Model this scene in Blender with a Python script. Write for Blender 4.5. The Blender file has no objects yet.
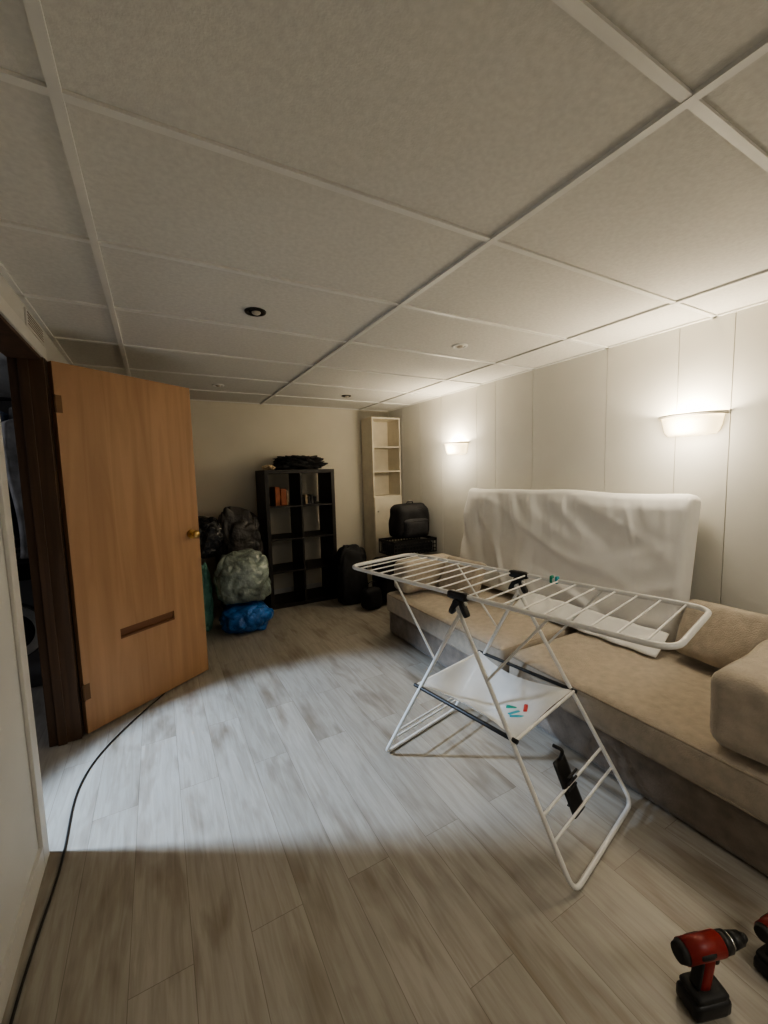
import bpy, bmesh, random
from math import *
from mathutils import Vector, Matrix, noise, Euler
random.seed(3)
D=bpy.data; S=bpy.context.scene; COL=S.collection

# ------------------------------------------------------------------ materials
def nt(name):
    m=D.materials.new(name); m.use_nodes=True
    n=m.node_tree; return m,n,n.nodes['Principled BSDF']
def mat(name,col,rough=.6,var=.06,scale=8,bump=0,bscale=60,metal=0,emit=None,es=0,sheen=0,alpha=1,stretch=(1,1,1),trans=0,coat=0,spec=None,bdist=.01):
    m,n,b=nt(name); N=n.nodes; L=n.links
    tc=N.new('ShaderNodeTexCoord'); mp=N.new('ShaderNodeMapping'); mp.inputs['Scale'].default_value=stretch
    L.new(tc.outputs['Object'],mp.inputs['Vector'])
    t=N.new('ShaderNodeTexNoise'); t.inputs['Scale'].default_value=scale; t.inputs['Detail'].default_value=5
    L.new(mp.outputs[0],t.inputs['Vector'])
    r=N.new('ShaderNodeValToRGB')
    c0=[max(0,x*(1-var*2)) for x in col]; c1=[min(1,x*(1+var*2)) for x in col]
    r.color_ramp.elements[0].position=.3; r.color_ramp.elements[1].position=.7
    r.color_ramp.elements[0].color=(*c0,1); r.color_ramp.elements[1].color=(*c1,1)
    L.new(t.outputs['Fac'],r.inputs[0]); L.new(r.outputs[0],b.inputs['Base Color'])
    b.inputs['Roughness'].default_value=rough; b.inputs['Metallic'].default_value=metal
    if spec is not None: b.inputs['Specular IOR Level'].default_value=spec
    if sheen: b.inputs['Sheen Weight'].default_value=sheen
    if coat: b.inputs['Coat Weight'].default_value=coat
    if trans: b.inputs['Transmission Weight'].default_value=trans
    b.inputs['Alpha'].default_value=alpha
    if emit: b.inputs['Emission Color'].default_value=(*emit,1); b.inputs['Emission Strength'].default_value=es
    if bump:
        t2=N.new('ShaderNodeTexNoise'); t2.inputs['Scale'].default_value=bscale; t2.inputs['Detail'].default_value=4
        L.new(tc.outputs['Object'],t2.inputs['Vector'])
        bp=N.new('ShaderNodeBump'); bp.inputs['Strength'].default_value=bump; bp.inputs['Distance'].default_value=bdist
        L.new(t2.outputs['Fac'],bp.inputs['Height']); L.new(bp.outputs[0],b.inputs['Normal'])
    return m
def wood(name,c0,c1,rough=.4,axis='Z',scale=3,coat=.1):
    m,n,b=nt(name); N=n.nodes; L=n.links
    tc=N.new('ShaderNodeTexCoord'); mp=N.new('ShaderNodeMapping')
    s={'Z':(7,7,.5),'X':(.5,7,7),'Y':(7,.5,7)}[axis]; mp.inputs['Scale'].default_value=s
    L.new(tc.outputs['Object'],mp.inputs[0])
    t=N.new('ShaderNodeTexNoise'); t.inputs['Scale'].default_value=scale; t.inputs['Detail'].default_value=8; t.inputs['Distortion'].default_value=1.2
    L.new(mp.outputs[0],t.inputs['Vector'])
    r=N.new('ShaderNodeValToRGB'); r.color_ramp.elements[0].position=.32; r.color_ramp.elements[1].position=.68
    r.color_ramp.elements[0].color=(*c0,1); r.color_ramp.elements[1].color=(*c1,1)
    L.new(t.outputs['Fac'],r.inputs[0]); L.new(r.outputs[0],b.inputs['Base Color'])
    b.inputs['Roughness'].default_value=rough; b.inputs['Coat Weight'].default_value=coat
    return m

def floor_mat():
    m,n,b=nt('grey_oak_planks'); N=n.nodes; L=n.links
    tc=N.new('ShaderNodeTexCoord'); sp=N.new('ShaderNodeSeparateXYZ'); cb=N.new('ShaderNodeCombineXYZ')
    L.new(tc.outputs['Object'],sp.inputs[0]); L.new(sp.outputs['Y'],cb.inputs['X']); L.new(sp.outputs['X'],cb.inputs['Y'])
    def brick(c1,c2,cm,ms):
        k=N.new('ShaderNodeTexBrick'); k.inputs['Scale'].default_value=1
        k.inputs['Brick Width'].default_value=1.22; k.inputs['Row Height'].default_value=.165
        k.inputs['Mortar Size'].default_value=ms; k.inputs['Mortar Smooth'].default_value=.3
        k.inputs['Color1'].default_value=(*c1,1); k.inputs['Color2'].default_value=(*c2,1); k.inputs['Mortar'].default_value=(*cm,1)
        k.offset=.37; k.inputs['Bias'].default_value=0
        L.new(cb.outputs[0],k.inputs['Vector']); return k
    k=brick((.41,.388,.35),(.355,.335,.298),(.22,.197,.17),.001)
    kr=brick((0,0,0),(1,1,1),(.5,.5,.5),0)
    mp=N.new('ShaderNodeMapping'); mp.inputs['Scale'].default_value=(13,1.0,1)
    add=N.new('ShaderNodeVectorMath'); add.operation='MULTIPLY_ADD'; add.inputs[1].default_value=(9,17,5)
    L.new(kr.outputs['Color'],add.inputs[0]); L.new(tc.outputs['Object'],add.inputs[2]); L.new(add.outputs[0],mp.inputs[0])
    g=N.new('ShaderNodeTexNoise'); g.inputs['Scale'].default_value=3.2; g.inputs['Detail'].default_value=9; g.inputs['Distortion'].default_value=.8; g.inputs['Roughness'].default_value=.6
    L.new(mp.outputs[0],g.inputs['Vector'])
    r=N.new('ShaderNodeValToRGB'); r.color_ramp.elements[0].position=.3; r.color_ramp.elements[0].color=(.79,.76,.72,1); r.color_ramp.elements[1].position=.62; r.color_ramp.elements[1].color=(1.05,1.045,1.035,1)
    L.new(g.outputs['Fac'],r.inputs[0])
    mp2=N.new('ShaderNodeMapping'); mp2.inputs['Scale'].default_value=(6.0,1.7,1); L.new(add.outputs[0],mp2.inputs[0])
    g2=N.new('ShaderNodeTexNoise'); g2.inputs['Scale'].default_value=1.5; g2.inputs['Detail'].default_value=3; g2.inputs['Distortion'].default_value=.3
    L.new(mp2.outputs[0],g2.inputs['Vector'])
    r2=N.new('ShaderNodeValToRGB'); r2.color_ramp.elements[0].position=.52; r2.color_ramp.elements[0].color=(1,1,1,1); r2.color_ramp.elements[1].position=.76; r2.color_ramp.elements[1].color=(.58,.52,.455,1)
    L.new(g2.outputs['Fac'],r2.inputs[0])
    m1=N.new('ShaderNodeMixRGB'); m1.blend_type='MULTIPLY'; m1.inputs[0].default_value=1
    m2=N.new('ShaderNodeMixRGB'); m2.blend_type='MULTIPLY'; m2.inputs[0].default_value=1
    L.new(k.outputs['Color'],m1.inputs[1]); L.new(r.outputs[0],m1.inputs[2]); L.new(m1.outputs[0],m2.inputs[1]); L.new(r2.outputs[0],m2.inputs[2])
    L.new(m2.outputs[0],b.inputs['Base Color'])
    b.inputs['Roughness'].default_value=.40
    bp=N.new('ShaderNodeBump'); bp.inputs['Strength'].default_value=.1; bp.inputs['Distance'].default_value=.003
    L.new(g.outputs['Fac'],bp.inputs['Height']); L.new(bp.outputs[0],b.inputs['Normal'])
    return m

M_floor=floor_mat()
M_ceil=mat('ceiling_tile',(.70,.69,.65),.95,.03,60,.10,170)
M_tee=mat('tee_white',(.78,.775,.745),.45,.02)
M_wallR=mat('panel_cream',(.72,.71,.66),.6,.015,3,.03,40)
M_wallB=mat('wall_cream',(.67,.63,.54),.75,.02,2,.05,60)
M_wallL=mat('wall_offwhite',(.59,.585,.56),.7,.02,3,.05,60)
M_trim=mat('trim_white',(.64,.63,.60),.45,.02)
M_groove=mat('panel_groove',(.28,.26,.22),.7,.05)
M_door=wood('birch_door',(.36,.20,.105),(.45,.265,.145),.5,'Z',2.0,0)
M_jamb=wood('brown_jamb',(.085,.05,.03),(.13,.075,.045),.5,coat=0)
M_cab=wood('reddish_cabinet',(.20,.085,.035),(.30,.14,.06),.5,'X',coat=0)
M_slot=wood('dark_slot',(.14,.06,.025),(.21,.09,.04),.6,'X',coat=0)
M_brass=mat('brass',(.62,.42,.18),.28,.05,metal=1)
M_hinge=mat('aged_hinge',(.16,.09,.045),.5,.1,metal=.5)
M_blackw=mat('black_brown_veneer',(.016,.012,.010),.45,.15,stretch=(1,1,8),scale=6)
M_white=mat('white_enamel',(.80,.79,.76),.32,.02,coat=.2)
M_blackp=mat('black_plastic',(.015,.015,.016),.42,.1)
M_beige=mat('beige_chenille',(.455,.395,.32),.9,.06,25,.4,180,sheen=.25)
M_beige2=mat('beige_piping',(.37,.315,.25),.85,.08,30,.3,150)
M_base=mat('couch_base_fabric',(.25,.21,.175),.92,.12,14,.4,120,sheen=.2)
M_sheet=mat('white_sheet',(.86,.855,.84),.85,.01,10,.04,240,sheen=.1)
M_cloth=mat('white_net_cloth',(.82,.82,.80),.85,.02,10,.15,200,alpha=.72)
M_bshelf=mat('cream_bookcase',(.74,.68,.56),.5,.03)
M_shade=mat('sconce_glass',(.9,.84,.7),.4,.01,emit=(1,.76,.40),es=2.0)
M_metalw=mat('sconce_trim',(.62,.58,.49),.35,.02)
M_fabBlack=mat('black_nylon',(.012,.012,.014),.75,.2,12,.3,90)
M_fabGrey=mat('grey_nylon',(.030,.030,.034),.75,.2,12,.3,90)
M_bluec=mat('blue_grey_cloth',(.12,.15,.21),.85,.2,12,.3,90)
M_greyc=mat('light_grey_cloth',(.28,.27,.26),.85,.2,12,.3,90)
M_red=mat('red_tool_plastic',(.22,.014,.012),.42,.1,12)
M_rubber=mat('black_rubber',(.02,.02,.02),.65,.1)
M_chrome=mat('chrome',(.6,.6,.6),.2,.03,metal=1)
M_dark=mat('dark_recess',(.01,.01,.01),.8,.1)
M_tealb=mat('teal_bag_plastic',(.18,.42,.35),.3,.2,9,.7,13,bdist=.04)
M_blueb=mat('blue_bag_plastic',(.02,.13,.42),.28,.2,9,.7,13,bdist=.04)
M_blk_bag=mat('black_bag_plastic',(.012,.012,.014),.26,.2,10,.8,12,bdist=.04)
M_clearb=mat('clear_bag_plastic',(.25,.30,.265),.18,.3,5,.8,9,spec=.9,bdist=.06,coat=.5)
M_brownbag=mat('grey_bag_plastic',(.04,.036,.034),.35,.3,8,.6,10,bdist=.04)
M_orange=mat('orange_box',(.34,.11,.05),.6,.15,10)
M_book=mat('paper_beige',(.45,.35,.24),.7,.3,20)
M_green=mat('green_plastic',(.02,.30,.20),.4,.05)
M_cyan=mat('cyan_plastic',(.03,.35,.42),.4,.05)
M_lred=mat('red_plastic',(.5,.03,.03),.4,.05)
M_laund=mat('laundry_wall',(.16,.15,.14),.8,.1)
M_washer=mat('washer_grey',(.18,.18,.185),.35,.03,coat=.3)
M_cable=mat('cable_black',(.02,.018,.016),.5,.05)
M_potdark=mat('pot_dark',(.03,.027,.022),.35,.1,metal=.4)
M_bulb=mat('pot_lens',(.55,.5,.42),.3,.02)

# ------------------------------------------------------------------ helpers
def empty(name,loc=(0,0,0),rz=0):
    e=D.objects.new(name,None); e.empty_display_size=.1; e.location=loc; e.rotation_euler=(0,0,rz); COL.objects.link(e); return e
def add(name,me,mt,parent=None,loc=(0,0,0),rot=(0,0,0),smooth=False):
    o=D.objects.new(name,me); COL.objects.link(o); o.location=loc; o.rotation_euler=rot
    if mt: me.materials.append(mt)
    if smooth:
        for p in me.polygons: p.use_smooth=True
    if parent: o.parent=parent
    return o
def box(name,lo,hi,mt,parent=None,bev=0,rot=None):
    c=[(a+b)/2 for a,b in zip(lo,hi)]; s=[abs(b-a) for a,b in zip(lo,hi)]
    bm=bmesh.new(); bmesh.ops.create_cube(bm,size=1); bmesh.ops.scale(bm,vec=s,verts=bm.verts)
    if bev: bmesh.ops.bevel(bm,geom=bm.edges[:],offset=bev,segments=2,affect='EDGES',profile=.5)
    me=D.meshes.new(name)
    if parent is None or rot is not None:
        bm.to_mesh(me); bm.free(); return add(name,me,mt,parent,c,rot or (0,0,0))
    bmesh.ops.translate(bm,vec=c,verts=bm.verts); bm.to_mesh(me); bm.free()
    return add(name,me,mt,parent)
def worldbox(name,lo,hi,mt):
    bm=bmesh.new(); bmesh.ops.create_cube(bm,size=1)
    for v in bm.verts: v.co=Vector([(lo[i] if v.co[i]<0 else hi[i]) for i in range(3)])
    me=D.meshes.new(name); bm.to_mesh(me); bm.free(); return add(name,me,mt)
def cyl(name,p0,p1,r0,mt,parent=None,r1=None,seg=24,caps=True):
    p0=Vector(p0);p1=Vector(p1); d=p1-p0; r1=r0 if r1 is None else r1
    bm=bmesh.new(); bmesh.ops.create_cone(bm,cap_ends=caps,segments=seg,radius1=r0,radius2=r1,depth=d.length)
    q=Vector((0,0,1)).rotation_difference(d.normalized()).to_matrix().to_4x4()
    bmesh.ops.transform(bm,matrix=Matrix.Translation((p0+p1)/2)@q,verts=bm.verts)
    me=D.meshes.new(name); bm.to_mesh(me); bm.free()
    o=add(name,me,mt,parent)
    for p in me.polygons: p.use_smooth=len(p.vertices)==4
    return o
def roundpath(pts,r,closed=False,n=6):
    pts=[Vector(p) for p in pts]; out=[]; N=len(pts)
    for i,p in enumerate(pts):
        if not closed and i in (0,N-1): out.append(p); continue
        a=(pts[i-1]-p); b=(pts[(i+1)%N]-p); rr=min(r,a.length*.49,b.length*.49)
        A=p+a.normalized()*rr; B=p+b.normalized()*rr
        for k in range(n+1):
            t=k/n; out.append(A*(1-t)**2+p*2*t*(1-t)+B*t*t)
    return out
def tube(name,pts,r,mt,parent=None,closed=False,round_r=0,res=5):
    if round_r: pts=roundpath(pts,round_r,closed)
    cu=D.curves.new(name,'CURVE'); cu.dimensions='3D'; cu.bevel_depth=r; cu.bevel_resolution=res; cu.use_fill_caps=True
    sp=cu.splines.new('POLY'); sp.points.add(len(pts)-1)
    for i,p in enumerate(pts): sp.points[i].co=(*p,1)
    sp.use_cyclic_u=closed
    o=D.objects.new(name+'_c',cu); COL.objects.link(o)
    dg=bpy.context.evaluated_depsgraph_get(); me=D.meshes.new_from_object(o.evaluated_get(dg)); me.name=name
    D.objects.remove(o); me.materials.clear()
    return add(name,me,mt,parent,smooth=True)
def rbox(name,dims,r,n,mt,parent=None,loc=(0,0,0),rot=(0,0,0),puff=0,fn=None):
    bm=bmesh.new(); h=[d/2 for d in dims]
    def face(ax,sg):
        a,b=[i for i in range(3) if i!=ax]; g=[]
        for i in range(n[a]+1):
            row=[]
            for j in range(n[b]+1):
                c=[0,0,0]; c[ax]=sg*h[ax]; c[a]=-h[a]+2*h[a]*i/n[a]; c[b]=-h[b]+2*h[b]*j/n[b]
                row.append(bm.verts.new(c))
            g.append(row)
        for i in range(n[a]):
            for j in range(n[b]): bm.faces.new((g[i][j],g[i+1][j],g[i+1][j+1],g[i][j+1]))
    for ax in range(3):
        for sg in (-1,1): face(ax,sg)
    bmesh.ops.remove_doubles(bm,verts=bm.verts,dist=1e-5)
    bmesh.ops.recalc_face_normals(bm,faces=bm.faces)
    for v in bm.verts:
        c=v.co.copy(); inner=Vector([max(-h[i]+r,min(h[i]-r,c[i])) for i in range(3)]); d=c-inner
        nn=d.normalized() if d.length>1e-9 else Vector((0,0,1))
        q=inner+nn*r
        if puff:
            u=[c[i]/h[i] for i in range(3)]
            for i in range(3):
                o=[k for k in range(3) if k!=i]
                w=(1-u[o[0]]**2)*(1-u[o[1]]**2)
                q[i]+=(u[i])*puff*w*(dims[i]<max(dims)*.6)
        if fn: q=fn(q,nn,c)
        v.co=q
    me=D.meshes.new(name); bm.to_mesh(me); bm.free()
    return add(name,me,mt,parent,loc,rot,smooth=True)
def blob(name,scale,mt,parent=None,loc=(0,0,0),amp=.18,freq=2.2,seed=0,crease=.1,flat=True,sub=5,power=1.0,fine=.22):
    bm=bmesh.new(); bmesh.ops.create_icosphere(bm,subdivisions=sub,radius=1)
    off=Vector((seed*7.3,seed*3.1,seed*5.7))
    for v in bm.verts:
        d=v.co.normalized()
        k=1+amp*noise.noise(d*freq+off)
        k+=crease*(abs(noise.noise(d*freq*1.7+off*2))-.2)+crease*fine*(abs(noise.noise(d*freq*4.0+off*3))-.2)
        c=Vector((copysign(abs(d.x)**power,d.x),copysign(abs(d.y)**power,d.y),copysign(abs(d.z)**power,d.z)))*k
        if flat and c.z<-.8: c.z=-.8-(c.z+.8)*.05
        v.co=Vector((c.x*scale[0],c.y*scale[1],c.z*scale[2]))
    me=D.meshes.new(name); bm.to_mesh(me); bm.free()
    return add(name,me,mt,parent,loc,smooth=True)
def grid(name,nx,ny,fn,mt,parent=None,thick=.003):
    bm=bmesh.new(); g=[[bm.verts.new(fn(i/nx,j/ny)) for j in range(ny+1)] for i in range(nx+1)]
    for i in range(nx):
        for j in range(ny): bm.faces.new((g[i][j],g[i+1][j],g[i+1][j+1],g[i][j+1]))
    me=D.meshes.new(name); bm.to_mesh(me); bm.free(); o=add(name,me,mt,parent,smooth=True)
    if thick:
        s=o.modifiers.new('t','SOLIDIFY'); s.thickness=thick
    return o

# ------------------------------------------------------------------ room
XL,XR,YB,YF,H=-.467,2.74,4.75,-2.2,2.23
worldbox('floor',(-2.5,YF-.1,-.1),(XR+.1,5.6,0),M_floor)
worldbox('ceiling',(-2.5,YF-.1,H),(XR+.1,5.6,H+.1),M_ceil)
g=empty('trim_ceiling_grid')
TD=.008
for i,x in enumerate((-.127,1.09,2.315)):
    box('main_tee_%d'%i,(x-.012,YF,H-TD-.002),(x+.012,YB,H+.002),M_tee,g)
y=1.135-.6135*5; k=0
while y<YB:
    box('cross_tee_%d'%k,(XL,y-.0115,H-TD),(XR,y+.0115,H+.002),M_tee,g); y+=.6135; k+=1
box('angle_right',(XR-.022,YF,H-TD),(XR,YB,H+.002),M_tee,g)
box('angle_back',(XL,YB-.022,H-TD),(XR,YB,H+.002),M_tee,g)
box('angle_left',(XL,YF,H-TD),(XL+.022,YB,H+.002),M_tee,g)
w=worldbox('wall_right',(XR+.006,YF-.1,0),(XR+.1,YB+.1,H),M_groove)
gr=[YF,-1.4,-1.0,-.6,-.2,.12,.52,1.045,1.31,1.75,2.38,2.8,3.05,3.6,4.02,4.4,YB]
pg=empty('trim_wall_panelling')
for i in range(len(gr)-1):
    box('panel_%d'%i,(XR,gr[i]+.0019,0),(XR+.006,gr[i+1]-.0019,H),M_wallR,pg)
worldbox('wall_back',(XL-.12,YB,0),(XR+.1,YB+.1,H),M_wallB)
worldbox('wall_front',(XL-.12,YF-.1,0),(XR+.1,YF,H),M_wallL)
OA,OB,OH=1.89,2.71,2.05
bm=bmesh.new()
for lo,hi in (((XL-.12,YF,0),(XL,OA,H)),((XL-.12,OA,OH),(XL,OB,H)),((XL-.12,OB,0),(XL,YB,H))):
    r=bmesh.ops.create_cube(bm,size=1)
    for v in r['verts']: v.co=Vector([(lo[i] if v.co[i]<0 else hi[i]) for i in range(3)])
me=D.meshes.new('wall_left'); bm.to_mesh(me); bm.free(); add('wall_left',me,M_wallL)
f=empty('trim_door_frame')
box('jamb_far',(XL-.13,OB-.022,0),(XL+.012,OB,OH),M_jamb,f,.002)
box('stop_far',(XL-.09,OB-.036,0),(XL-.05,OB-.022,OH),M_jamb,f,.002)
box('jamb_near',(XL-.13,OA,0),(XL+.004,OA+.02,OH),M_jamb,f,.002)
box('jamb_head',(XL-.13,OA,OH-.02),(XL+.004,OB,OH),M_jamb,f,.002)
box('casing_near',(XL,OA-.065,0),(XL+.014,OA+.003,OH+.05),M_trim,f,.003)
box('casing_head',(XL,OA-.065,OH-.005),(XL+.014,OB+.06,OH+.06),M_trim,f,.003)
box('casing_far',(XL,OB,0),(XL+.014,OB+.06,OH),M_jamb,f,.003)
v=empty('wall_vent_grille')
box('vent_plate',(XL,2.45,2.125),(XL+.008,2.78,2.205),M_trim,v,.002)
for i in range(5): box('vent_slot_%d'%i,(XL+.008,2.47,2.137+i*.013),(XL+.010,2.76,2.142+i*.013),M_groove,v)
for nm,lo,hi in (('baseboard_left',(XL,YF,0),(XL+.012,OA-.065,.085)),('baseboard_left_far',(XL,OB+.06,0),(XL+.012,YB,.085)),
                 ('baseboard_back',(XL,YB-.012,0),(XR,YB,.085)),('baseboard_right',(XR-.012,YF,0),(XR,YB,.085))):
    worldbox(nm,lo,hi,M_trim)
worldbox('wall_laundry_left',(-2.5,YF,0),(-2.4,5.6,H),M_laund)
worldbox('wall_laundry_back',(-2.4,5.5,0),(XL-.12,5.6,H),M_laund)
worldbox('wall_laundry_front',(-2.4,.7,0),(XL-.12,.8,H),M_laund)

# ------------------------------------------------------------------ door leaf (0.81 wide, open)
dv=Vector((.25+.43,3.18-2.71,0)); ang=atan2(dv.y,dv.x)
d=empty('door_1',(-.437,2.715,0),ang)
W=.815
t=.018
sx0,sx1,sz0,sz1=.22,.575,.475,.535
for i,(lo,hi) in enumerate((((0,-t,.012),(W,t,sz0)),((0,-t,sz1),(W,t,2.035)),((0,-t,sz0),(sx0,t,sz1)),((sx1,-t,sz0),(W,t,sz1)))):
    box('leaf_%d'%i,lo,hi,M_door,d)
box('slot_recess',(sx0,-t+.012,sz0),(sx1,t,sz1),M_slot,d)
box('slot_lip',(sx0,-t-.001,sz0),(sx1,-t+.006,sz0+.012),M_slot,d)
for s in (-1,1):
    cyl('knob_rose_%d'%s,(W-.065,s*t,1.03),(W-.065,s*(t+.008),1.03),.032,M_brass,d)
    cyl('knob_neck_%d'%s,(W-.065,s*t,1.03),(W-.065,s*(t+.04),1.03),.011,M_brass,d)
    k=blob('knob_%d'%s,(.027,.021,.027),M_brass,d,(W-.065,s*(t+.05),1.03),0,1,0,0,False,3)
box('latch_plate',(W-.001,-.012,.98),(W+.002,.012,1.08),M_brass,d)
for i,z in enumerate((.25,1.82)):
    cyl('hinge_%d'%i,(-.004,-t-.004,z-.045),(-.004,-t-.004,z+.045),.007,M_hinge,d)
    box('hinge_leaf_%d'%i,(0,-t-.002,z-.045),(.03,-t+.001,z+.045),M_hinge,d)

# ------------------------------------------------------------------ laundry contents
wm=empty('washing_machine',(-1.0,3.55,0))
rbox('body',(.62,.62,.88),.02,(6,6,6),M_washer,wm,(0,.31,.44))
cyl('door_ring',(.08,.0,.42),(.08,-.035,.42),.2,M_chrome,wm,.185,40)
cyl('door_glass',(.08,-.03,.42),(.08,-.045,.42),.14,M_dark,wm,.12,40)
box('control_panel',(-.3,-.006,.76),(.3,.01,.87),M_dark,wm,.003)
cyl('dial',(.1,-.03,.815),(.1,-.005,.815),.03,M_chrome,wm)
hc=empty('hanging_clothes')
tube('rail',[(-1.6,3.3,1.92),(-.6,3.3,1.92)],.012,M_dark,hc)
for i in range(6):
    x=-1.35+i*.13
    def gf(u,v,x=x,i=i):
        yy=3.3+(u-.5)*(.42+.06*v); z=1.88-v*(.72+.09*(i%3)) - .06*abs(u-.5)*4*(1-v)
        return (x+.03*sin(u*14+i)+.02*sin(v*5+i*2),yy,z)
    grid('garment_%d'%i,24,20,gf,[M_fabBlack,M_bluec,M_greyc][i%3],hc,.03)
lb=empty('laundry_basket')
for j in range(4):
    z=.90+j*.07; s=.17+.012*j
    tube('ring_%d'%j,[(-.90-s,3.80-s,z),(-.90+s,3.80-s,z),(-.90+s,3.80+s,z),(-.90-s,3.80+s,z)],.008,M_greyc,lb,True,.05)
for j in range(16):
    a=j*pi/8; cx,cy=cos(a),sin(a); mx_=max(abs(cx),abs(cy)); cx/=mx_; cy/=mx_
    tube('slat_%d'%j,[(-.90+cx*.165,3.80+cy*.165,.892),(-.90+cx*.205,3.80+cy*.205,1.12)],.008,M_greyc,lb)
blob('clothes',(.16,.16,.11),M_bluec,lb,(-.90,3.80,1.03),.3,2.5,4,.3,True,4)

# ------------------------------------------------------------------ back-left cabinet seen above door
c=empty('wooden_cabinet')
box('carcass',(-.40,4.28,0),(.22,4.73,2.10),M_cab,c,.004)
for i in range(2):
    box('door_%d'%i,(-.39+i*.305,4.262,.08),(-.09+i*.305,4.28,2.0),M_cab,c,.004)
    cyl('handle_%d'%i,(-.12+i*.06,4.25,1.0),(-.12+i*.06,4.25,1.12),.006,M_brass,c)
box('cornice',(-.42,4.25,2.06),(.24,4.735,2.13),M_cab,c,.008)

# ------------------------------------------------------------------ black bookshelf 2x4
b=empty('black_bookshelf')
x0,x1,y0,y1,ht=.975,1.745,4.27,4.70,1.48
box('side_l',(x0,y0,0),(x0+.04,y1,ht),M_blackw,b,.002); box('side_r',(x1-.04,y0,0),(x1,y1,ht),M_blackw,b,.002)
box('top',(x0+.04,y0,ht-.04),(x1-.04,y1,ht),M_blackw,b,.002); box('bottom',(x0+.04,y0,0),(x1-.04,y1,.04),M_blackw,b,.002)
xm=(x0+x1)/2; box('divider',(xm-.009,y0+.004,.04),(xm+.009,y1,ht-.04),M_blackw,b)
for i in range(1,4):
    z=.04+i*(ht-.08)/4
    box('shelf_l%d'%i,(x0+.04,y0+.004,z-.009),(xm-.009,y1-.007,z+.009),M_blackw,b)
    box('shelf_r%d'%i,(xm+.009,y0+.004,z-.009),(x1-.04,y1-.007,z+.009),M_blackw,b)
bk=empty('shelf_books')
zz=.04+3*(ht-.08)/4+.0095
box('folder',(1.10,4.36,zz),(1.15,4.60,zz+.20),M_orange,bk,.002); box('folder_2',(1.16,4.36,zz),(1.22,4.60,zz+.18),M_orange,bk,.002)
box('book_1',(1.23,4.38,zz),(1.25,4.6,zz+.16),M_book,bk,.002)
for i in range(5):
    box('book_r%d'%i,(1.40+i*.035,4.38,zz),(1.425+i*.035,4.6,zz+.08+.02*(i%2)),[M_fabBlack,M_book,M_fabGrey,M_brownbag][i%4],bk,.002)
cc=empty('folded_black_coats')
for i,(sc,lo) in enumerate((((.25,.16,.055),(1.40,4.48,ht+.046)),((.20,.13,.05),(1.37,4.49,ht+.105)),((.12,.11,.04),(1.54,4.47,ht+.10)))):
    blob('coat_%d'%i,sc,M_fabBlack,cc,lo,.5,2.2,i+3,.45,True,5,.8)
tw=empty('beige_towel')
blob('towel',(.06,.06,.03),M_book,tw,(1.04,4.34,ht+.025),.3,2,9,.3)

# ------------------------------------------------------------------ cream narrow bookcase
c=empty('narrow_white_bookcase')
x0,x1,y0,y1,ht=2.325,2.725,4.44,4.735,2.10
box('side_l',(x0,y0,0),(x0+.018,y1,ht),M_bshelf,c,.001); box('side_r',(x1-.018,y0,0),(x1,y1,ht),M_bshelf,c,.001)
box('back',(x0+.018,y1-.006,0),(x1-.018,y1,ht),M_bshelf,c)
for i,z in enumerate((.06,.6,1.12,1.43,1.73,ht-.018)):
    box('shelf_%d'%i,(x0+.018,y0+.002,z),(x1-.018,y1-.006,z+.018),M_bshelf,c)
box('plinth',(x0+.018,y0+.02,0),(x1-.018,y0+.035,.06),M_bshelf,c)
box('door_panel',(x0+.003,y0-.018,.07),(x1-.003,y0,1.12),M_bshelf,c,.002)
cyl('door_knob',(x0+.05,y0-.04,.95),(x0+.05,y0-.018,.95),.012,M_metalw,c)

# ------------------------------------------------------------------ luggage pile
s=empty('black_suitcase')
rbox('shell',(.58,.30,.46),.05,(10,8,10),M_fabBlack,s,(2.32,3.86,.26),puff=.02)
tube('handle',[(2.24,3.86,.49),(2.24,3.86,.505),(2.40,3.86,.505),(2.40,3.86,.49)],.006,M_blackp,s,round_r=.02)
tube('zip',[(2.07,3.705,.06),(2.07,3.705,.46),(2.57,3.705,.46),(2.57,3.705,.06)],.004,M_fabGrey,s,round_r=.05)
for x in (2.11,2.53):
    for yy in (3.76,3.96): cyl('wheel_%d%d'%(x*100,yy*100),(x-.012,yy,.03),(x+.012,yy,.03),.03,M_rubber,s)
cr=empty('black_plastic_crate')
z0=.525; dx=.05
box('base',(2.10+dx,3.68,z0),(2.66+dx,4.02,z0+.012),M_blackp,cr)
for nm,lo,hi in (('rim_f',(2.10+dx,3.68,z0+.13),(2.66+dx,3.69,z0+.16)),('rim_b',(2.10+dx,4.01,z0+.13),(2.66+dx,4.02,z0+.16)),('rim_l',(2.10+dx,3.68,z0+.13),(2.11+dx,4.02,z0+.16)),('rim_r',(2.65+dx,3.68,z0+.13),(2.66+dx,4.02,z0+.16))):
    box(nm,lo,hi,M_blackp,cr)
for i in range(15):
    x=2.10+i*.0392+dx
    box('slat_f%d'%i,(x,3.682,z0),(x+.011,3.688,z0+.13),M_fabGrey,cr); box('slat_b%d'%i,(x,4.012,z0),(x+.011,4.018,z0+.13),M_blackp,cr)
for i in range(9):
    yy=3.68+i*.041
    box('slat_l%d'%i,(2.102+dx,yy,z0),(2.108+dx,yy+.012,z0+.13),M_fabGrey,cr)
for j in range(2): box('band_f%d'%j,(2.10+dx,3.682,z0+.04+j*.045),(2.66+dx,3.688,z0+.05+j*.045),M_fabGrey,cr)
box('contents',(2.13+dx,3.71,z0+.013),(2.63+dx,3.99,z0+.12),M_fabBlack,cr,.02)
tb=empty('black_backpack')
def bpfn(q,n,c0):
    t=(c0.z+.19)/.38
    q.x*=1-.16*max(0,t-.45)**1.3*1.6
    return q+n*.012*noise.noise(Vector((c0.x*8,c0.y*8,c0.z*8+3)))
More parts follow.
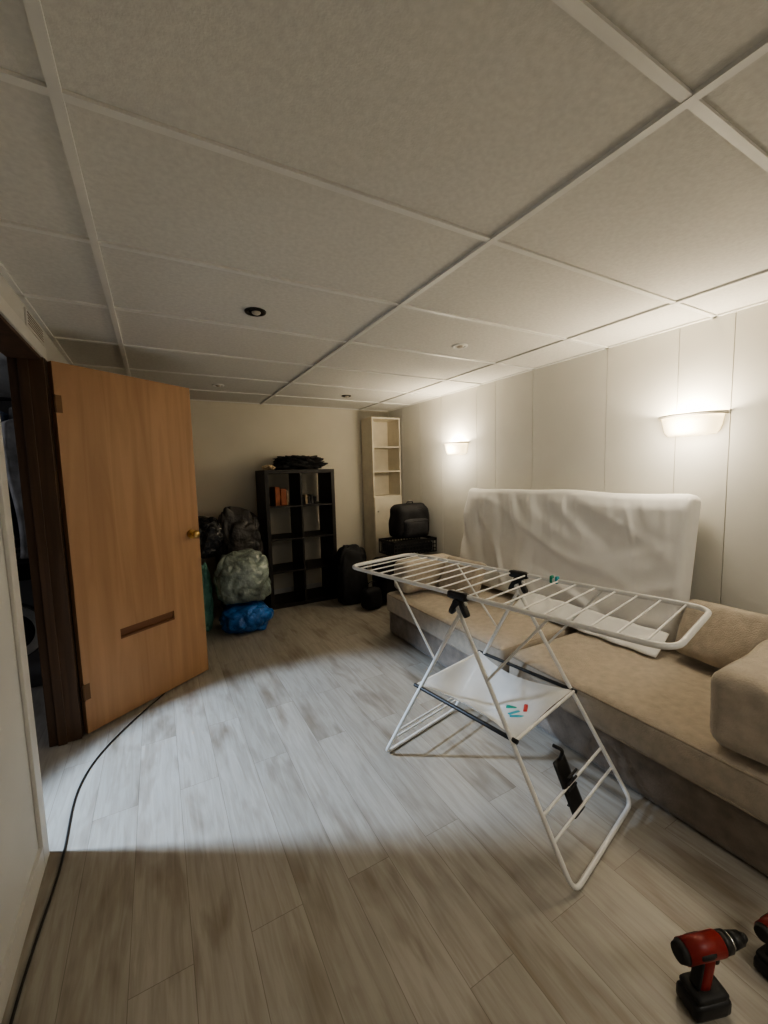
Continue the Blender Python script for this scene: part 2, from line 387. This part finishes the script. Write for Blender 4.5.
rbox('body',(.45,.26,.38),.08,(16,10,14),M_fabBlack,tb,(2.47,3.87,z0+.162+.192),puff=.02,fn=bpfn)
rbox('front_pocket',(.32,.07,.19),.03,(10,4,8),M_fabGrey,tb,(2.47,3.73,z0+.162+.12),puff=.015)
tube('pocket_zip',[(2.33,3.692,z0+.23),(2.33,3.692,z0+.36),(2.61,3.692,z0+.36),(2.61,3.692,z0+.23)],.003,M_blackp,tb,round_r=.03)
tube('top_zip',[(2.28,3.76,z0+.40),(2.33,3.745,z0+.49),(2.61,3.745,z0+.49),(2.66,3.76,z0+.40)],.004,M_fabGrey,tb,round_r=.05)
tube('haul_loop',[(2.43,3.86,1.05),(2.44,3.86,1.095),(2.51,3.86,1.095),(2.52,3.86,1.05)],.007,M_fabGrey,tb,round_r=.03)
gb=empty('black_garbage_bag')
blob('bag',(.185,.14,.36),M_fabBlack,gb,(1.815,4.06,.295),.18,1.3,5,.18,True,5,.7)
gb2=empty('black_handbag')
rbox('body',(.22,.16,.22),.06,(12,10,10),M_fabBlack,gb2,(1.90,3.74,.115),(0,0,.2),puff=.015,fn=lambda q,n,c0:q+n*.012*noise.noise(Vector((c0.x*9,c0.y*9,c0.z*9))))
tube('handle',[(1.84,3.72,.21),(1.85,3.72,.29),(1.95,3.74,.29),(1.96,3.74,.21)],.006,M_blackp,gb2,round_r=.04)

# ------------------------------------------------------------------ bags beside door
def bag(name,sc,mt,loc,seed,knot=True,amp=.15,cre=.16,freq=1.7,pw=.85):
    e=empty(name); blob('body',sc,mt,e,loc,amp,freq,seed,cre,True,6,pw,.12)
    if knot:
        x,y,z=loc; z+=sc[2]*.9
        cyl('neck',(x,y,z-.02),(x+.01,y,z+.04),.035,mt,e,.018,12)
        blob('frill',(.05,.045,.035),mt,e,(x+.012,y,z+.06),.4,3,seed+2,.5,False,3)
    return e
bag('blue_shopping_bag',(.225,.18,.145),M_blueb,(.65,3.88,.118),1,False)
bag('clear_garbage_bag',(.245,.18,.25),M_clearb,(.64,3.88,.485),2,False,.14,.16,1.6)
bag('teal_shopping_bag',(.10,.12,.36),M_tealb,(.29,4.08,.29),4,False)
bag('black_garbage_bag',(.155,.13,.20),M_blk_bag,(.36,4.09,.85),6,False,pw=.75)
bag('grey_laundry_bag',(.215,.15,.60),M_brownbag,(.71,4.37,.49),9,False,.16,.12,pw=.6)

# ------------------------------------------------------------------ couch
c=empty('couch')
CX0,CX1,CY0,CY1=1.70,2.70,.28,3.08
rbox('base',(CX1-CX0-.03,CY1-CY0,.20),.02,(20,60,6),M_base,c,((CX0+CX1)/2+.015,(CY0+CY1)/2,.105),
     fn=lambda q,n,c0: q+n*.004*noise.noise(Vector((c0.x*9,c0.y*9,c0.z*9))))
box('plinth',(CX0+.06,CY0+.03,0),(CX1-.03,CY1-.03,.03),M_dark,c)
def seatcush(nm,ya,yb):
    dims=(CX1-CX0,yb-ya,.17)
    rbox(nm,dims,.035,(28,40,8),M_beige,c,((CX0+CX1)/2,(ya+yb)/2,.29),
      fn=lambda q,n,c0: q+Vector((.006*noise.noise(Vector((c0.x*5,c0.y*5,7+ya))),0,(c0.z>0)*(.006*(1-(2*c0.x/dims[0])**4)*(1-(2*c0.y/dims[1])**4)+.004*noise.noise(Vector((c0.x*6,c0.y*6,ya)))))))
    for z in (.222,.358):
        yy0,yy1=ya+.012,yb-.012
        tube(nm+'_piping',[(CX0+.008,yy0,z),(CX0+.008,yy1,z),(CX1-.01,yy1,z),(CX1-.01,yy0,z)],.006,M_beige2,c,True,.03,3)
seatcush('seat_left',1.69,CY1); seatcush('seat_right',CY0,1.645)
def cushion(name,dims,loc,rot,mt=M_beige,puff=.05,seed=0,rr=.35):
    e=empty(name)
    rbox('pad',dims,min(dims)*rr,(24,24,24),mt,e,loc,rot,puff=puff,fn=lambda q,n,c0:q+n*.012*noise.noise(Vector((c0.x*5+seed,c0.y*5,c0.z*5)))); return e
cushion('bolster_cushion',(.62,.26,.28),(2.01,.555,.541),(0,0,.03),puff=.012,seed=1,rr=.2)
cushion('bolster_cushion',(.56,.22,.26),(2.04,2.94,.53),(0,0,0),puff=.012,seed=2,rr=.22)
cushion('throw_cushion',(.13,.39,.31),(2.45,.90,.552),(0,.45,-.03),puff=.02,seed=3,rr=.3)
cushion('throw_cushion',(.12,.38,.30),(2.17,2.60,.545),(0,.45,.12),puff=.02,seed=4,rr=.3)

# ------------------------------------------------------------------ sheet covered mattress leaning on wall
m=empty('mattress')
MW,MH,MT=1.85,.86,.14
tilt=atan2(.13,.86)
def smooth(x): x=max(0,min(1,x)); return x*x*(3-2*x)
def streak(s,h,a,fa,fb,sd):
    u=s*cos(a)+h*sin(a); v=-s*sin(a)+h*cos(a)
    x=noise.noise(Vector((u*fb,v*fa,sd)))
    return smooth(1-abs(x)*2.9)
def sheetfn(q,n,c0):
    s=c0.y; t=c0.z/MH+.5; h=t*MH     # local -x faces room, +y = far (left in view)
    k=smooth((MT/2-.005-c0.x)/.09)
    a1=1.15; a2=.42; a3=-.35
    w1=smooth((s+.25)/.5); w3=smooth((-.25-s)/.5)*smooth((.8-t)/.4); w2=max(0,1-w1*.7-w3)
    d=.021*w1*streak(s,h,a1,5.2,1.1,2.0)+.019*w2*streak(s,h,a2,4.6,1.0,7.0)+.015*w3*streak(s,h,a3,4.8,1.2,4.0)
    d+=.006*streak(s,h,1.45,9,1.5,1.0)*smooth((t-.35)/.4)
    d*=smooth((1-t)*8)*smooth(t*6+.2)
    d+=.014*noise.noise(Vector((s*1.6,t*1.3,5)))
    q=q+Vector((-d*k,0,0))
    z=smooth((t-.55)/.45)
    q.z-=z*(.012*(sin((s/MW+.5)*pi*3.0)*.5+.5)+.008*noise.noise(Vector((s*3,0,0))))
    return q
o=rbox('sheet',(MT,MW,MH),.045,(10,180,90),M_sheet,m,(2.555,2.045,.395+MH/2*cos(tilt)+.015),(0,tilt,0),fn=sheetfn)
def hem(u,v):
    yy=1.14+u*1.0
    x=2.405-v*.13+.010*sin(u*33+v*3)*v; z=.50-v*.103+.003*sin(u*31)
    return (x,yy,z)
grid('sheet_hem',70,8,hem,M_sheet,m,.004)

# ------------------------------------------------------------------ wall sconces
def sconce(y,zt=1.70,k=1.0):
    e=empty('wall_sconce',(XR,y,zt),0)
    R,Dp=.155,.115; n=32
    bm=bmesh.new(); rings=[]
    prof=[(1.0,0),(.97,-.03),(.93,-.06),(.87,-.088),(.78,-.105),(.0,-.11)]
    for kk,z in prof:
        rings.append([bm.verts.new((-Dp*kk*sin(pi*i/n),R*kk*cos(pi*i/n)*(-1),z)) for i in range(n+1)])
    for a in range(len(rings)-1):
        for i in range(n): 
            try: bm.faces.new((rings[a][i],rings[a][i+1],rings[a+1][i+1],rings[a+1][i]))
            except: pass
    bmesh.ops.remove_doubles(bm,verts=bm.verts,dist=1e-5)
    me=D.meshes.new('bowl'); bm.to_mesh(me); bm.free(); o=add('bowl',me,M_shade,e,smooth=True)
    so=o.modifiers.new('t','SOLIDIFY'); so.thickness=.004
    pts=[(-(Dp+.008)*sin(pi*i/n)-.002,-(R+.018)*cos(pi*i/n),.004) for i in range(n+1)]
    bm=bmesh.new(); A=[bm.verts.new((x,yy,z+.009)) for x,yy,z in pts]; B=[bm.verts.new((x,yy,z-.009)) for x,yy,z in pts]
    for i in range(n): bm.faces.new((A[i],A[i+1],B[i+1],B[i]))
    me=D.meshes.new('rim'); bm.to_mesh(me); bm.free(); o=add('rim',me,M_metalw,e,smooth=True)
    so=o.modifiers.new('t','SOLIDIFY'); so.thickness=.006
    box('backplate',(-.006,-.06,-.09),(0,.06,.02),M_metalw,e)
    l=D.lights.new('sconce_bulb','POINT'); l.energy=SC_W*k; l.color=(1,.87,.67); l.shadow_soft_size=.05
    lo=D.objects.new('sconce_bulb',l); COL.objects.link(lo); lo.parent=e; lo.location=(-.058,0,-.03)
    l=D.lights.new('sconce_glow','POINT'); l.energy=SC_W*.42*k; l.color=(1,.87,.67); l.shadow_soft_size=.07
    lo=D.objects.new('sconce_glow',l); COL.objects.link(lo); lo.parent=e; lo.location=(-.21,0,-.10)
    return e
SC_W=16
sconce(1.225); sconce(3.335); sconce(-.9,k=.35)  # third sconce is unseen, added behind the camera as fill light

# ------------------------------------------------------------------ recessed ceiling lights
def pot(x,y,dark):
    e=empty('recessed_ceiling_light',(x,y,H))
    bm=bmesh.new(); n=32; prof=[(.052,-.001),(.050,-.008),(.040,-.010),(.034,-.006),(.030,-.001)]
    rg=[[bm.verts.new((r*cos(2*pi*i/n),r*sin(2*pi*i/n),z)) for i in range(n)] for r,z in prof]
    for a in range(len(rg)-1):
        for i in range(n): bm.faces.new((rg[a][i],rg[a][(i+1)%n],rg[a+1][(i+1)%n],rg[a+1][i]))
    me=D.meshes.new('ring'); bm.to_mesh(me); bm.free(); add('ring',me,M_potdark if dark else M_tee,e,smooth=True)
    cyl('lens',(0,0,-.001),(0,0,-.004),.032,M_dark if dark else M_bulb,e)
    blob('eyeball',(.022,.022,.012),M_bulb if dark else M_bulb,e,(0.004,0,-.006),0,1,0,0,False,3)
for x,y,dk in ((.485,2.13,1),(1.78,2.14,0),(1.79,3.97,1),(.535,3.92,0)): pot(x,y,dk)

# ------------------------------------------------------------------ drying rack
r=empty('drying_rack',(1.28,1.335,0),-radians(77.5))
ZT=.915; HW=.235; HL=.745
tube('wing_frame',[(-HL,-HW,ZT),(HL,-HW,ZT),(HL,HW,ZT),(-HL,HW,ZT)],.0095,M_white,r,True,.075)
for i in range(18):
    u=-.67+i*(1.34/17)
    if abs(u)<.03: continue
    tube('rod_%d'%i,[(u,-HW,ZT),(u,HW,ZT)],.0038,M_white,r,res=3)
for s in (-1,1):
    F=.505 if s>0 else .44
    tube('leg_loop_%d'%s,[(-s*.03,-HW+.01,ZT-.03),(s*F,-.275,.010),(s*F,.275,.010),(-s*.03,HW-.01,ZT-.03)],.0088,M_white,r,False,.05)
    for j,z in enumerate((.13,.2) if s>0 else (.12,.17)):
        uu=s*((F+.03)*(1-z/.885)-.03); tube('crossbar_%d%d'%(s,j),[(uu,-.265,z),(uu,.265,z)],.0055,M_white,r)
    for vv in (-HW,HW):
        zz=.60; uu=s*((F+.03)*(1-zz/.885)-.03)
        tube('strut_%d%d'%(s,vv>0),[(s*.38,vv,ZT-.008),(uu,vv*1.05,zz)],.005,M_white,r)
for vv in (-HW,HW):
    k=1 if vv>0 else -1
    rbox('hub_%d'%k,(.10,.035,.035),.012,(6,4,4),M_blackp,r,(0,vv,ZT-.003))
    for s in (-1,1):
        rbox('hub_arm_%d%d'%(k,s),(.026,.03,.085),.01,(4,4,6),M_blackp,r,(s*.022,vv-.005*k,ZT-.05),(0,-s*.5,0))
    cyl('hub_pin_%d'%k,(0,vv-.022,ZT-.03),(0,vv+.022,ZT-.03),.014,M_blackp,r)
SZ=.43; SL=-.235; SR=.27
def sz(u): return SZ+.01-.02*(u-SL)/(SR-SL)
for vv in (-.25,.25):
    tube('tray_rail_%d'%(vv>0),[(SL-.01,vv,sz(SL)),(SR+.01,vv,sz(SR))],.0085,M_blackp,r)
for i,uu in enumerate((SL,SR)): tube('tray_end_%d'%i,[(uu,-.25,sz(uu)),(uu,.25,sz(uu))],.0065,M_white,r)
def tray(u,v):
    uu=SL+.006+(SR-SL-.012)*u
    pinch=.085*sin(pi*u)
    vv=(-.245+pinch*.55)+(.49-pinch*1.55)*v
    z=sz(uu)+.004-.085*sin(pi*u)*sin(pi*v)**.7+.006*sin(u*17+v*5)*sin(pi*v)
    return (uu,vv,z)
grid('tray_cloth',40,30,tray,M_cloth,r,0)
F=.505; zz=.26; uu=(F+.03)*(1-zz/.885)-.03
rbox('shoe_holder',(.012,.085,.20),.005,(3,6,10),M_blackp,r,(uu+.035,-.05,.20),(0,-.45,.0))
tube('shoe_holder_hook',[(uu+.0,-.05,.29),(uu+.01,-.05,.33),(uu-.03,-.05,.33)],.007,M_blackp,r,round_r=.015)
for i in range(5):
    box('holder_rib_%d'%i,(uu+.045+.0,-.085,.14+i*.028),(uu+.052,-.015,.146+i*.028),M_fabGrey,r)
for i,(mt,u,v,z,rz) in enumerate(((M_green,.10,.02,SZ-.070,.3),(M_cyan,.13,-.02,SZ-.065,1.2),(M_lred,.15,.04,SZ-.060,2.0),(M_cyan,.16,-.05,SZ-.055,.7))):
    rbox('peg_%d'%i,(.06,.018,.016),.004,(5,3,3),mt,r,(u,v,z),(0,0,rz))
for i,(mt,u) in enumerate(((M_green,.165),(M_cyan,.19))):
    rbox('clip_%d'%i,(.012,.026,.034),.004,(3,4,5),mt,r,(u,HW,ZT+.004))

# ------------------------------------------------------------------ cable on floor
pts=[(-.42,.6,.005),(-.435,1.2,.005),(-.43,1.5,.005),(-.40,1.75,.005),(-.41,2.0,.005),(-.42,2.2,.005),(-.38,2.42,.005),(-.28,2.62,.005),(-.15,2.83,.005),(-.02,3.0,.005),(.12,3.3,.005)]
cu=D.curves.new('c','CURVE'); cu.dimensions='3D'; cu.bevel_depth=.004; cu.bevel_resolution=3
sp=cu.splines.new('NURBS'); sp.points.add(len(pts)-1)
for i,p in enumerate(pts): sp.points[i].co=(*p,1)
sp.use_endpoint_u=True; sp.order_u=4; cu.resolution_u=12
o=D.objects.new('tmp',cu); COL.objects.link(o); me=D.meshes.new_from_object(o.evaluated_get(bpy.context.evaluated_depsgraph_get())); D.objects.remove(o)
me.materials.clear(); add('power_cable',me,M_cable,smooth=True)

# ------------------------------------------------------------------ drills
def drill(name,loc,rz,scale=1):
    e=empty(name,loc,rz); e.scale=(scale,)*3
    rbox('battery',(.115,.075,.05),.010,(6,5,4),M_blackp,e,(0,0,.026))
    rbox('battery_top',(.10,.07,.022),.008,(6,5,3),M_rubber,e,(0,0,.060))
    rbox('grip',(.042,.036,.11),.016,(6,6,8),M_red,e,(-.002,0,.115),(0,.14,0))
    rbox('grip_rear',(.012,.03,.09),.005,(3,4,8),M_rubber,e,(-.024,0,.115),(0,.14,0))
    rbox('trigger',(.016,.018,.03),.006,(3,3,4),M_blackp,e,(.034,0,.145))
    cyl('motor_housing',(-.075,0,.19),(.04,0,.19),.030,M_red,e,.030,28)
    cyl('rear_cap',(-.092,0,.19),(-.074,0,.19),.023,M_rubber,e,.029,28)
    cyl('clutch_ring',(.04,0,.19),(.066,0,.19),.028,M_blackp,e,.027,28)
    cyl('collar',(.066,0,.19),(.074,0,.19),.025,M_chrome,e,.023,28)
    cyl('chuck',(.074,0,.19),(.112,0,.19),.023,M_blackp,e,.018,20)
    cyl('chuck_tip',(.112,0,.19),(.13,0,.19),.016,M_blackp,e,.009,20)
    rbox('label',(.05,.062,.018),.004,(4,4,3),M_rubber,e,(-.02,0,.194))
    return e
drill('power_drill',(1.165,.435,0),-.35,.92)
drill('power_drill',(1.42,.372,0),-.15,.78)

# ------------------------------------------------------------------ lights
sl=D.lights.new('laundry_lamp','SPOT'); sl.energy=300; sl.color=(.60,.77,1.0); sl.spot_size=radians(48); sl.spot_blend=.4; sl.shadow_soft_size=.06
so=D.objects.new('laundry_lamp',sl); COL.objects.link(so); so.location=(-1.25,2.33,1.98)
so.rotation_euler=(Vector((.38,1.93,0))-Vector(so.location)).to_track_quat('-Z','Y').to_euler()
l2=D.lights.new('laundry_fill_light','POINT'); l2.energy=7; l2.color=(.85,.88,1); l2.shadow_soft_size=.1  # added dim fill that lifts the laundry contents, no fixture behind it
o2=D.objects.new('laundry_fill_light',l2); COL.objects.link(o2); o2.location=(-1.7,2.9,1.6)
pl=D.lights.new('rear_fill_light','AREA'); pl.energy=11; pl.color=(1,.94,.85); pl.size=.6  # added area fill behind the camera, not an actual ceiling fixture
po=D.objects.new('rear_fill_light',pl); COL.objects.link(po); po.location=(1.4,-1.2,2.2)
wd=D.worlds.new('world'); S.world=wd; wd.use_nodes=True; wd.node_tree.nodes['Background'].inputs[0].default_value=(.9,.85,.8,1); wd.node_tree.nodes['Background'].inputs[1].default_value=.02

# ------------------------------------------------------------------ camera
yaw,pit,rol,fp=radians(29.02),radians(5.47),radians(-1.47),407.8
F=Vector((sin(yaw)*cos(pit),cos(yaw)*cos(pit),-sin(pit))); R=Vector((cos(yaw),-sin(yaw),0)); U=R.cross(F)
R2=R*cos(rol)+U*sin(rol); U2=-R*sin(rol)+U*cos(rol)
mx=Matrix(((R2.x,U2.x,-F.x,0),(R2.y,U2.y,-F.y,0),(R2.z,U2.z,-F.z,1.42),(0,0,0,1)))
cam=D.cameras.new('camera'); co=D.objects.new('camera',cam); COL.objects.link(co); co.matrix_world=mx
cam.sensor_fit='VERTICAL'; cam.sensor_height=24; cam.lens=fp/1024*24; cam.clip_start=.02
S.camera=co
S.view_settings.view_transform='AgX'; S.view_settings.look='AgX - Medium High Contrast'; S.view_settings.exposure=.5
